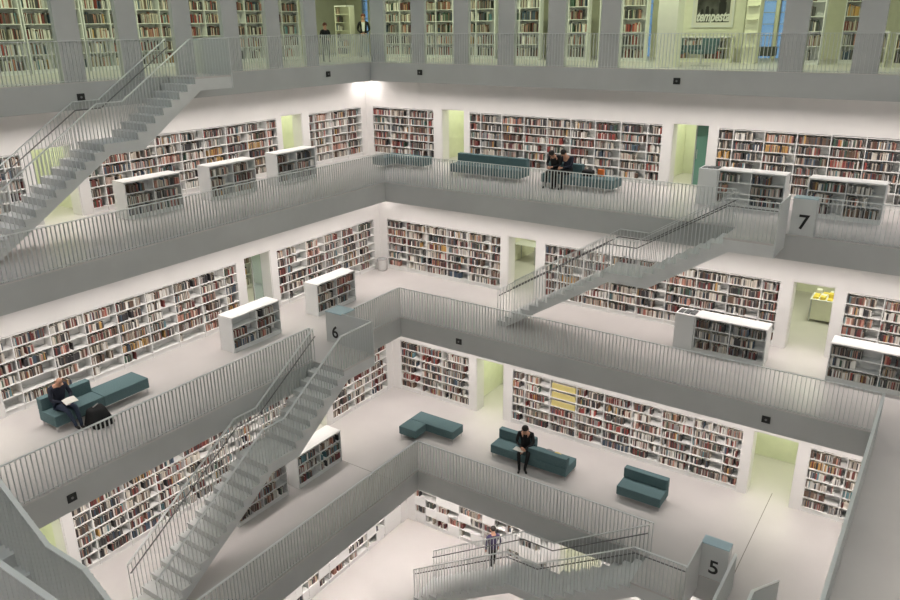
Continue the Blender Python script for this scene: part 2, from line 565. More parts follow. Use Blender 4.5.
# floor 8 tall cases
for i, (a, c) in enumerate([(-3.45, -1.75), (-1.6, .1), (.3, 2.05), (2.25, 4.0), (4.4, 5.95), (6.4, 8.15)]):
    low_case('x', a, 5.0, 8, c - a, .32, 'tall white bookcase on floor 8, %s from the man in the dark suit' % ORD[i],
             '%s floor 8 case' % ORD[i], 2.75, 6, 2, .97, 'tall_bookcase')
for i in range(8):
    low_case('y', .2 - i * 1.9, -5.5, 8, 1.84, .32, 'tall white bookcase on the left of floor 8, %s from the corner' % ORD[i],
             '%s left floor 8 case' % ORD[i], 2.75, 6, 2, .97, 'tall_bookcase')
low_case('x', -5.75, 4.5, 8, .85, .32, 'narrow cream bookcase in the corner left of the man in the suit', 'corner floor 8 case', 2.1, 6, 1, .4, 'narrow_bookcase', 'cream')
low_case('x', 12.95, 5.0, 8, .85, .32, 'narrow bookcase between the two right-hand pillars of floor 8', 'narrow right floor 8 case', 2.75, 6, 1, .97, 'tall_bookcase')
low_case('x', 14.2, 6.0, 8, .6, .32, 'narrow bookcase farther back between the two right-hand pillars', 'farther right floor 8 case', 2.75, 6, 1, .97, 'tall_bookcase')
low_case('x', 15.9, 4.2, 8, 2.2, .32, 'low bookcase right of the last pillar on floor 8', 'last floor 8 low case', .95, 2, 2, .9, 'low_bookcase', 'cream')
low_case('x', 14.95, 4.2, 8, .75, .32, 'small low bookcase just left of the last pillar on floor 8', 'small floor 8 case', 1.0, 2, 1, .7, 'low_bookcase', 'cream')
low_case('x', 9.1, 5.3, 8, 1.95, .32, 'low cream bookcase under the framed poster on floor 8', 'poster low case', .84, 2, 2, .9, 'low_bookcase', 'cream')

# partition behind the poster and cream pillars
struct(box('wall_partition', M['cream'], None, 8.9, 11.2, 5.9, 6.05, Z[8], CZ))
pl = []
for a, c in ((-.80, -.18), (1.05, 1.63), (2.86, 3.46), (4.63, 5.24), (6.45, 7.05), (8.24, 8.86), (13.47, 14.1), (15.27, 15.9), (17.1, 17.7)):
    struct(box('pillar', M['concrete'], None, a, c, .9, 1.05, Z[8], CZ))
for a, c in ((-11.04, -10.42), (-9.33, -8.75), (-7.58, -6.98), (-5.84, -5.24), (-4.1, -3.52), (-2.4, -1.82), (-14.5, -13.9)):
    struct(box('pillar', M['concrete'], None, -1.05, -.9, a, c, Z[8], CZ))
struct(box('pillar', M['cream'], None, 9.7, 10.3, 1.75, 2.35, Z[8], CZ))  # pillar standing in brighter light, which is put into its cream colour
b = MB(); b.box(11.45, 11.85, 5.1, 5.6, Z[8], CZ)
struct(b.build('pillar', M['cream']))
t = thing('wall_rack', 'cream rack of short shelves on the pillar right of the poster', 'rack', (11.65, 5.05, Z[8]))
for i in range(6): box('shelf', M['cream'], t, 11.47, 11.83, 4.9, 5.097, Z[8] + .5 + i * .42, Z[8] + .53 + i * .42)

# poster
t = thing('framed_poster', 'framed black and white poster lettered tempesta on the floor 8 wall', 'poster', (10.15, 5.89, Z[8] + 1.0))
fz0, fz1 = Z[8] + 1.12, Z[8] + 2.35
b = MB(); b.box(9.45, 10.85, 5.85, 5.895, fz0, fz0 + .06); b.box(9.45, 10.85, 5.85, 5.895, fz1 - .06, fz1)
b.box(9.45, 9.51, 5.85, 5.895, fz0 + .06, fz1 - .06); b.box(10.79, 10.85, 5.85, 5.895, fz0 + .06, fz1 - .06)
b.build('frame', M['whitecloth'], t)
box('mount', M['paper'], t, 9.51, 10.79, 5.87, 5.895, fz0 + .06, fz1 - .06)
box('print', M['photo'], t, 9.6, 10.7, 5.862, 5.869, fz0 + .16, fz1 - .12)
b = MB()
for x, h, r in ((9.78, .34, .05), (9.95, .42, .06), (10.12, .36, .05), (10.45, .62, .12)):
    b.box(x - r, x + r, 5.855, 5.861, fz0 + .17, fz0 + .17 + h)
    b.tube((x, 5.855, fz0 + .17 + h + r * .6), (x, 5.861, fz0 + .17 + h + r * .6), r * .9, n=14)
b.build('silhouettes', M['black'], t)


def text_obj(name, body, size, m_, parent, origin, xdir, ydir, ext=.004, shear=0, bold=0):
    cu = bpy.data.curves.new(name, 'FONT')
    cu.body = body; cu.size = size; cu.extrude = ext; cu.align_x = 'CENTER'; cu.align_y = 'CENTER'; cu.shear = shear; cu.offset = bold
    o = bpy.data.objects.new(name, cu)
    COL.objects.link(o)
    bpy.context.view_layer.update()
    dg = bpy.context.evaluated_depsgraph_get()
    me = bpy.data.meshes.new_from_object(o.evaluated_get(dg))
    bpy.data.objects.remove(o)
    xd = Vector(xdir); yd = Vector(ydir); zd = xd.cross(yd)
    mm = Matrix((xd, yd, zd)).transposed().to_4x4(); mm.translation = Vector(origin)
    me.transform(mm)
    me.materials.clear(); me.materials.append(m_)
    o = bpy.data.objects.new(name, me); COL.objects.link(o)
    o.parent = parent
    if parent.type == 'EMPTY': o.location = -parent.location
    return o


text_obj('lettering', 'tempesta', .30, M['whitecloth'], t, (10.15, 5.85, fz0 + .34), (1, 0, 0), (0, 0, 1.5), shear=.3, bold=.010)

# red notice on the back wall of floor 8
t = thing('red_notice', 'red rectangular notice on white board right of the fifth bookcase, floor 8', 'notice', (6.2, 6.0, Z[8]))
box('board', M['whitecloth'], t, 5.98, 6.42, 6.0, 6.03, Z[8] + 1.2, Z[8] + 2.2)
box('poster', M['red'], t, 6.05, 6.35, 5.985, 5.999, Z[8] + 1.5, Z[8] + 2.05)
box('stand', M['whitecloth'], t, 6.05, 6.35, 6.03, 6.06, Z[8], Z[8] + 2.2)

# ---------------------------------------------------------------- railings
BARH = 1.0


def bar_mesh(axis, h, dp=.026):
    b = MB()
    if axis == 'x': b.box(-.005, .005, -dp, dp, 0, h)
    else: b.box(-dp, dp, -.005, .005, 0, h)
    me = bpy.data.meshes.new('baluster'); me.from_pydata(b.v, [], b.f); me.materials.append(M['rail'])
    return me


BM = {('x', 1.0): bar_mesh('x', .985), ('y', 1.0): bar_mesh('y', .985)}


def place_bars(parent, pts, axis, ploc):
    """pts: base points; first 100 largest in view become objects of their own, the rest one object"""
    def key(p):
        a = proj((p[0], p[1], p[2])); c = proj((p[0], p[1], p[2] + 1))
        if not a or not c: return -1
        if not (-20 < a[0] < 920 and -40 < a[1] < 640): return -1 + 1e-3 / (1 + a[2])
        return abs(a[1] - c[1])
    srt = sorted(pts, key=key, reverse=True)
    for p in srt[:100]:
        if key(p) < 0: continue
        o = bpy.data.objects.new('baluster', BM[(axis, 1.0)])
        o.location = Vector(p) - Vector(ploc); o.parent = parent; COL.objects.link(o)
    rest = [p for i, p in enumerate(srt) if i >= 100 or key(p) < 0]
    if rest:
        b = MB()
        for x, y, z in rest:
            if axis == 'x': b.box(x - .005, x + .005, y - .026, y + .026, z, z + .985)
            else: b.box(x - .026, x + .026, y - .005, y + .005, z, z + .985)
        o = b.build('balusters', M['rail'], parent)
        if parent.type != 'EMPTY': o.location = (0, 0, 0)
        o['kind'] = 'stuff'


def railing(axis, a, c, fixed, k, label):
    z = Z[k]
    loc = (((a + c) / 2, fixed, z) if axis == 'x' else (fixed, (a + c) / 2, z))
    t = thing('railing', label, 'railing', loc)
    n = int((c - a) / .1)
    pts = []
    for i in range(n + 1):
        s = a + (c - a) * i / n
        pts.append((s, fixed, z) if axis == 'x' else (fixed, s, z))
    place_bars(t, pts, axis, loc)
    b = MB(); hb = MB()
    if axis == 'x':
        b.box(a - .01, c + .01, fixed - .025, fixed + .025, z + .985, z + 1.0); hb.box(a - .005, c + .005, fixed - .012, fixed + .012, z + .03, z + .045)
    else:
        b.box(fixed - .03, fixed + .03, a - .01, c + .01, z + .985, z + 1.0); hb.box(fixed - .012, fixed + .012, a - .005, c + .005, z + .03, z + .045)
    b.build('handrail', M['handrail'], t); hb.build('bottom_rail', M['rail'], t)
    return t


g = .05
# floor 8
railing('x', E[8] - g, SZ - E[8], -E[8] + g, 8, 'long steel bar railing on the right-hand edge of floor 8 before the pillars')
railing('y', -6.75, -E[8] + g, E[8] - g, 8, 'steel bar railing on the left edge of floor 8, corner side of stair head')
railing('y', -SZ + E[8], -8.02, E[8] - g, 8, 'steel bar railing on the left edge of floor 8, left of stair head')
# floor 7
railing('x', E[7] - g, 13.38, -E[7] + g, 7, 'steel bar railing in front of the sofas on floor 7')
railing('x', 15.38, SZ - E[7], -E[7] + g, 7, 'steel bar railing on floor 7 right of the number 7 panel')
railing('y', -SZ + E[7], -E[7] + g, E[7] - g, 7, 'steel bar railing on the left edge of floor 7 before low shelves')
railing('x', E[7] + .2, 6.75, -SZ + E[7] - g, 7, 'near railing of floor 7 left of the near stair head')
railing('x', 8.2, SZ - E[7], -SZ + E[7] - .13, 7, 'nearest dark railing crossing the bottom left corner')
railing('y', -SZ + E[7], -E[7] + g, SZ - E[7] + g, 7, 'railing along the far right side of floor 7')
# floor 6
railing('x', E[6] - g, SZ - E[6] + g, -E[6] + g, 6, 'long steel bar railing on the right-hand edge of floor 6')
railing('y', -6.1, -E[6] + g, E[6] - g, 6, 'short steel bar railing between number 6 panel and the corner')
railing('y', -SZ + E[6], -8.02, E[6] - g, 6, 'steel bar railing on the left edge of floor 6 beside the reader')
railing('y', -13.5, -E[6] + g, SZ - E[6] + g, 6, 'pale railing running down the right edge of the picture, floor 6')
# floor 5
railing('x', E[5] - g, 13.4, -E[5] + g, 5, 'steel bar railing on the right-hand edge of floor 5 below the sofas')
railing('y', -SZ + E[5], -E[5] + g, E[5] - g, 5, 'steel bar railing on the left edge of floor 5 above lowest floor')
railing('y', -SZ + E[5], -E[5] - .05, SZ - E[5] + g, 5, 'steel bar railing running toward the viewer beside the number 5 box')


# ---------------------------------------------------------------- stairs
def stair(kind, u0, k, label, n1=13, land=1.0, sign=1, edge=None, WD=1.14, endx=None, near=True):
    """kind: 'x+','y+','x-','y-' ascent direction; u0 = coordinate of first riser; k lower floor; edge = upper floor edge coordinate"""
    z = Z[k]
    N = 21; R = H / N; TR = .284
    def P(u, v, zz):
        if kind == 'x+': return Vector((u0 + u, edge - v, z + zz))
        if kind == 'x-': return Vector((u0 - u, edge + v, z + zz))
        if kind == 'y+': return Vector((edge + v, u0 + u, z + zz))
        return Vector((edge - v, u0 - u, z + zz))
    flip = kind in ('x+', 'y-')      # keeps normals outward roughly; not critical
    t = thing('staircase', label, 'staircase', tuple(P(0, WD / 2, 0)))
    # step list (u start, z top, run)
    steps = []
    u = 0.0
    for i in range(1, n1):
        steps.append((u, i * R, TR)); u += TR
    ul = u; steps_l = (u, n1 * R, land); u += land
    for i in range(n1 + 1, N):
        steps.append((u, i * R, TR)); u += TR
    ut = u
    plat = 1.27 if endx is None else endx
    # body: saw-tooth profile
    th = .05
    prof = [(-.12, 0.0)]
    prof.append((0, 0))
    allst = sorted(steps + [steps_l], key=lambda q: q[0])
    for (a, zt, rn) in allst:
        prof.append((a, zt - th)); prof.append((a + rn, zt - th))
    prof.append((ut, H - th))
    prof.append((ut + plat, H - th)); prof.append((ut + plat, H - .36)); prof.append((ut + .15, H - .36))
    zl = n1 * R
    prof.append((ul + land + .1, zl - .28)); prof.append((ul + .15, zl - .28)); prof.append((.28, 0.0))
    clean = [prof[0]]
    for q in prof[1:]:
        if (q[0] - clean[-1][0]) ** 2 + (q[1] - clean[-1][1]) ** 2 > 1e-6: clean.append(q)
    prof = clean[1:]
    bm = bmesh.new()
    A = [bm.verts.new(P(u, .02, zz)) for u, zz in prof]; B = [bm.verts.new(P(u, WD, zz)) for u, zz in prof]
    bm.faces.new(A); bm.faces.new(B[::-1])
    for i in range(len(A)):
        j = (i + 1) % len(A); bm.faces.new((A[j], A[i], B[i], B[j]))
    bmesh.ops.recalc_face_normals(bm, faces=bm.faces)
    me = bpy.data.meshes.new('stair_body'); bm.to_mesh(me); bm.free(); me.materials.append(M['stair'])
    o = bpy.data.objects.new('stair_body', me); COL.objects.link(o); o.parent = t; o.location = -t.location

    def pb(b, ua, ub, va, vb, za, zb):
        p, q = P(ua, va, za), P(ub, vb, zb)
        b.box(p.x, q.x, p.y, q.y, p.z, q.z); return b
    for (a, zt, rn) in steps:
        pb(MB(), a - .015, a + rn, .02, WD + .003, zt - th + .001, zt).build('step', M['stair'], t)
    a, zt, rn = steps_l
    pb(MB(), a - .015, a + rn, .02, WD + .003, zt - th + .001, zt).build('landing', M['stair'], t)
    pb(MB(), ut - .015, ut + plat, 0.0, WD + .003, H - th + .001, H).build('platform', M['floor'], t)
    pb(MB(), ut + plat, ut + plat + .03, 0.0, WD + .02, H - .36, H + 1.0).build('end_panel', M['rail'], t)
    # side panels (balustrades)
    axis = kind[0]
    for v, vis in ((WD - .04, 1), (.07, 0)):
        if kind == 'x-' and not vis: continue
        bpts = []
        hr = []
        def zline(u):      # nosing line
            if u < 0: return 0
            if u <= ul: return R + u / TR * R if u < ul - .001 else zl
            if u <= ul + land - TR: return zl
            if u < ut: return zl + (u - (ul + land - TR)) / TR * R
            return H
        end = ut + (plat if vis else 0.0)
        n = int(end / .1)
        for i in range(n + 1):
            uu = end * i / n
            zz = zline(uu)
            bpts.append((uu, zz))
        # base of each bar = top of its step
        def ztop(u):
            r = 0.0
            for (a, zt, rn) in allst:
                if u >= a - .0001: r = zt
            return H if u >= ut else r
        hb = MB()
        kn = [(0, R), (ul, zl), (ul + land - TR, zl), (ut, H)] + ([(end, H)] if vis else [])
        for (q0, q1) in zip(kn[:-1], kn[1:]):
            hb.bar(P(q0[0], v, q0[1] + .99), P(q1[0], v, q1[1] + .99), .028, .009)
        hr = hb.build('balustrade', M['handrail'], t)
        for uu, zz in bpts:
            zb = ztop(uu)
            h = zz + .985 - zb
            me_key = (kind, round(h, 2), 's')
            if me_key not in BM: BM[me_key] = bar_mesh(axis, round(h, 2), .04 if kind == 'x-' else .014)
            o = bpy.data.objects.new('baluster', BM[me_key])
            o.location = P(uu, v, zb); o.parent = hr; COL.objects.link(o)
        if (vis and kind[0] == 'y') or kind == 'x-': continue
        # inner round handrail
        ib = MB(); vi = v + (-.07 if vis else .07)
        for (q0, q1) in zip(kn[:-1], kn[1:]):
            ib.tube(P(q0[0], vi, q0[1] + .78), P(q1[0], vi, q1[1] + .78), .016, n=8)
        ib.build('inner_handrail', M['darkrail'], hr)
    return t, P, ut, plat


stair('y+', -14.4, 7, 'grey flight of stairs climbing to floor 8 at the upper left', edge=E[8])
stair('x+', 6.95, 6, 'grey floating stair climbing to floor 7 in the middle right', edge=-E[7], endx=1.2, land=1.15)
stair('y+', -14.4, 5, 'long grey stair climbing to the number 6 panel, lower left', edge=E[6])
stair('x+', 6.75, 4, 'grey stair rising from the lowest floor to the number 5 panel', edge=-E[5], n1=12, endx=1.25, land=1.2)
stair('y-', -6.85, 5, 'stair head seen at the bottom right beside the floor 6 railing', edge=SZ - E[6])
stair('x-', SZ - 7.1, 6, 'nearest grey stair with landing cutting the bottom left corner', edge=-SZ + E[7])


# number boxes
def number_box(x0, x1, y0, y1, k, txt, label):
    z = Z[k]
    t = thing('number_box', label, 'number panel', ((x0 + x1) / 2, (y0 + y1) / 2, z))
    b = MB()
    b.box(x0, x1, y0, y0 + .02, z, z + .93); b.box(x0, x1, y1 - .02, y1, z, z + .93)
    b.box(x0, x0 + .02, y0 + .02, y1 - .02, z, z + .93); b.box(x1 - .02, x1, y0 + .02, y1 - .02, z, z + .93)
    b.build('body', M['rail'], t)
    box('glass_top', M['bluebox'], t, x0, x1, y0, y1, z + .93, z + .955)
    if txt: text_obj('number', txt, .52, M['black'], t, ((x0 + x1) / 2 + .02, y0 - .002, z + .33), (1, 0, 0), (0, 0, 1), bold=.008)


number_box(14.79, 15.36, -1.74, -1.4, 7, '7', 'grey box panel with black number 7 at the middle stair head')
number_box(3.30, 3.95, -6.70, -6.12, 6, '6', 'grey box panel with black number 6 at the long stair head')
number_box(14.60, 15.25, -6.15, -5.82, 5, '5', 'grey box panel with black number 5 and pale blue top')
number_box(-1.5, -.88, -6.70, -6.12, 8, None, 'plain grey box panel at the head of the topmost stair')

# black square fittings on the slab faces
for i, (x, y, z, ax, lab) in enumerate([
    (-.854, -10.7, 11.0, 'x', 'black square fitting above the upper left stair landing'),
    (-.854, -1.45, 11.07, 'x', 'black square fitting left of the corner under floor 8'),
    (1.44, .854, 11.06, 'y', 'black square fitting right of the corner under floor 8'),
    (10.74, .854, 11.04, 'y', 'black square fitting below the lounge chairs of floor 8'),
    (6.23, -3.971, 3.46, 'y', 'black square fitting on the floor 6 edge near the corner'),
    (15.27, -3.971, 3.45, 'y', 'black square fitting above the yellow-green doorway, floor 6 edge'),
    (3.971, -15.27, 3.44, 'x', 'black square fitting at the lower left on the floor 6 edge')]):
    t = thing('wall_fitting', lab, 'fitting', (x, y, z))
    if ax == 'x':
        box('housing', M['black'], t, x + .001, x + .03, y - .1, y + .1, z - .09, z + .09, bevel=.004)
        MB().tube((x + .03, y, z), (x + .036, y, z), .03).build('lens', M['lens'], t)
    else:
        box('housing', M['black'], t, x - .1, x + .1, y - .03, y - .001, z - .09, z + .09, bevel=.004)
        MB().tube((x, y - .03, z), (x, y - .036, z), .03).build('lens', M['lens'], t)


# ---------------------------------------------------------------- sofas
def sofa(k, x0, x1, y0, y1, label, back=None, name='sofa', cat='sofa', backside='y1', arm=None, splits=()):
    """footprint; back=(a,b) range along the long side with a backrest on side backside"""
    z = Z[k]
    t = thing(name, label, cat, ((x0 + x1) / 2, (y0 + y1) / 2, z))
    long_x = (x1 - x0) > (y1 - y0)
    edges = [x0 if long_x else y0, *splits, x1 if long_x else y1]
    for a, c in zip(edges[:-1], edges[1:]):
        if long_x: MB().box(a + .003, c - .003, y0, y1, z + .15, z + .43).build('seat', M['teal'], t, bevel=.02)
        else: MB().box(x0, x1, a + .003, c - .003, z + .15, z + .43).build('seat', M['teal'], t, bevel=.02)
    if arm: MB().box(*arm, z + .15, z + .43).build('seat', M['teal'], t, bevel=.02)
    if back:
        for (a, c, bs) in back:
            if bs == 'y1': MB().box(a, c, y1 - .2, y1 - .002, z + .432, z + .74).build('backrest', M['teal'], t, bevel=.02)
            if bs == 'y0': MB().box(a, c, y0 + .002, y0 + .2, z + .432, z + .74).build('backrest', M['teal'], t, bevel=.02)
            if bs == 'x0': MB().box(x0 + .002, x0 + .2, a, c, z + .432, z + .74).build('backrest', M['teal'], t, bevel=.02)
    fr = MB()
    MB().box(x0 + .03, x1 - .03, y0 + .03, y1 - .03, z + .13, z + .15).build('base_frame', M['chrome'], t)
    pts = [(x0 + .05, y0 + .05), (x1 - .05, y0 + .05), (x0 + .05, y1 - .05), (x1 - .05, y1 - .05)]
    if arm: pts += [(arm[0] + .05, arm[2] + .05), (arm[1] - .05, arm[2] + .05)]
    for s in splits: pts += ([(s, y0 + .05), (s, y1 - .05)] if long_x else [(x0 + .05, s), (x1 - .05, s)])
    for (x, y) in pts:
        MB().box(x - .015, x + .015, y - .015, y + .015, z, z + .15).build('leg', M['chrome'], t)
    return t


sofa(6, 1.12, 1.82, -14.25, -11.75, 'long teal sofa and bench with seated reader on floor 6', back=[(-14.25, -13.0, 'x0')], splits=(-13.0,))
sofa(5, 7.58, 10.16, -4.29, -3.57, 'long teal sofa with man in black seated on floor 5', back=[(7.58, 8.85, 'y1'), (8.87, 10.16, 'y0')], splits=(8.86,))
sofa(5, 11.70, 12.97, -4.27, -3.55, 'short empty teal two-seater sofa on floor 5', back=[(11.7, 12.97, 'y1')])
sofa(5, 4.50, 6.20, -4.32, -3.70, 'L-shaped teal bench near the corner of floor 5', name='corner_bench', cat='bench', arm=(4.5, 5.16, -4.92, -4.322))
sofa(7, -.35, 1.58, .72, 1.35, 'L-shaped teal bench in the corner of floor 7', name='corner_bench', cat='bench', arm=(-.35, .25, .15, .718))
sofa(7, 2.97, 5.80, .42, 1.14, 'long empty teal sofa with full backrest on floor 7', back=[(2.97, 5.8, 'y1')], splits=(4.38,))
sofa(7, 6.60, 9.15, .42, 1.14, 'teal sofa with two people in dark clothes on floor 7', back=[(6.6, 7.85, 'y1')], splits=(7.87,))

# litter bin
t = thing('litter_bin', 'round pale grey litter bin in the corner of floor 6', 'bin', (.30, -.32, Z[6]))
MB().lathe((.30, -.32, Z[6]), [(.15, 0), (.17, .02), (.19, .42), (.2, .44)]).build('body', M['whitecloth'], t, smooth=True)
MB().lathe((.30, -.32, Z[6] + .44), [(.2, 0), (.2, .02), (.15, .03), (.14, .01)]).build('rim', M['metalgrey'], t, smooth=True)

# floor joint strips
struct(box('trim_1', M['joint'], None, 15.325, 15.345, -5.9, -1.6, 0.0, .004))
struct(box('trim_2', M['joint'], None, 2.06, 6.1, -7.0, -6.985, 0.0, .004))


# lounge chairs on floor 8
def lounge_chair(x, y, rz, label):
    t = thing('lounge_chair', label, 'chair', (x, y, Z[8]), 'swivel lounge chairs on floor 8')
    t.rotation_euler = (0, 0, rz)
    def lb(b, name, m_, **k):
        o = b.build(name, m_, None, **k); o.parent = t; return o
    lb(MB().box(-.3, .3, -.28, .28, .36, .48), 'seat', M['teal'], bevel=.04)
    lb(MB().hexa([(-.32, .2, .42), (.32, .2, .42), (.32, .3, .42), (-.32, .3, .42), (-.34, .3, .82), (.34, .3, .82), (.34, .38, .82), (-.34, .38, .82)]), 'backrest', M['teal'], bevel=.02)
    for sx in (-1, 1): lb(MB().box(.3 * sx, .36 * sx, -.24, .26, .4, .62), 'armrest', M['teal'], bevel=.02)
    lb(MB().tube((0, 0, .05), (0, 0, .36), .025), 'post', M['chrome'])
    b = MB()
    for a in range(4): b.bar((0, 0, .03), (.3 * math.cos(a * 1.57 + .78), .3 * math.sin(a * 1.57 + .78), .02), .015, .012)
    lb(b, 'base', M['chrome'])


lounge_chair(9.95, 2.7, .5, 'left grey-green lounge chair under the poster on floor 8')
lounge_chair(10.78, 2.9, -.5, 'right grey-green lounge chair under the poster on floor 8')
t = thing('window_bench', 'dark low bench by the blue window on floor 8', 'bench', (11.4, 7.8, Z[8]))
MB().box(11.0, 11.9, 7.5, 8.1, Z[8] + .14, Z[8] + .45).build('seat', M['dgrey'], t, bevel=.02)
for x in (11.05, 11.85):
    for y in (7.55, 8.05): MB().box(x - .02, x + .02, y - .02, y + .02, Z[8], Z[8] + .14).build('leg', M['chrome'], t)

# door leaves and things in the back rooms
t = thing('glass_door', 'dark green glass door leaf in the right doorway of floor 7', 'door', (11.0, 3.0, Z[7]))
box('pane', M['tgreen'], t, 10.84, 11.3, 3.08, 3.10, Z[7] + .02, Z[7] + 2.0)
box('frame', M['metalgrey'], t, 10.80, 10.84, 3.07, 3.11, Z[7] + .02, Z[7] + 2.0)
MB().tube((10.9, 3.02, Z[7] + .9), (10.9, 3.02, Z[7] + 1.2), .012).build('handle', M['chrome'], t)


def table(x0, x1, y0, y1, z, label, solid=False):
    t = thing('table', label, 'table', ((x0 + x1) / 2, (y0 + y1) / 2, z))
    box('table_top', M['whitecloth'], t, x0, x1, y0, y1, z + .72, z + .75)
    if solid: box('panel', M['greycloth'] if 0 else M['cream'], t, x0 + .05, x1 - .05, y0 + .05, y1 - .05, z + .08, z + .72)
    for x in (x0 + .04, x1 - .04):
        for y in (y0 + .04, y1 - .04): box('leg', M['metalgrey'], t, x - .02, x + .02, y - .02, y + .02, z, z + .72)
    return t


table(14.95, 16.3, 2.65, 3.45, Z[6], 'white counter stacked with yellow leaflets in the right doorway of floor 6', True)
rr = random.Random(4)
for i in range(14):
    x, y = 15.02 + (i % 5) * .2, 2.72 + (i // 5) * .26
    o = box('leaflet_stack', M[rr.choice(['yellow', 'yellow', 'paper', 'yellow'])], None, x, x + .15, y, y + .2, Z[6] + .75, Z[6] + .77 + rr.uniform(0, .14))
    tag(o, 'pile of yellow and white leaflets on the counter in the floor 6 doorway', 'leaflets', 'leaflet piles on the doorway counter')
table(4.0, 5.0, 3.3, 3.95, Z[6], 'white desk seen through the middle doorway of floor 6')
t = thing('office_chair', 'black office chair at the desk in the middle floor 6 doorway', 'chair', (5.55, 3.2, Z[6]))
MB().box(5.3, 5.75, 3.0, 3.45, Z[6] + .44, Z[6] + .52).build('seat', M['black'], t, bevel=.02)
MB().box(5.72, 5.79, 3.0, 3.45, Z[6] + .55, Z[6] + 1.05).build('backrest', M['black'], t, bevel=.02)
MB().tube((5.53, 3.22, Z[6] + .06), (5.53, 3.22, Z[6] + .44), .025).build('post', M['chrome'], t)
b = MB()
for a in range(5): b.bar((5.53, 3.22, Z[6] + .05), (5.53 + .28 * math.cos(a * 1.256), 3.22 + .28 * math.sin(a * 1.256), Z[6] + .03), .015, .012)
b.build('base', M['black'], t)
low_case('y', -4.86, -2.4, 6, .46, .3, 'narrow white bookcase inside the left doorway of floor 6', 'case inside left doorway', 1.75, 4, 1, .95, 'narrow_bookcase')
t = thing('glass_door', 'clear glass door leaf ajar in the left doorway of floor 6', 'door', (-.3, -5.75, Z[6]))
box('pane', M['glass'], t, -.46, -.44, -6.05, -5.68, Z[6] + .02, Z[6] + 2.0)
box('frame', M['metalgrey'], t, -.47, -.43, -6.09, -6.05, Z[6] + .02, Z[6] + 2.0)


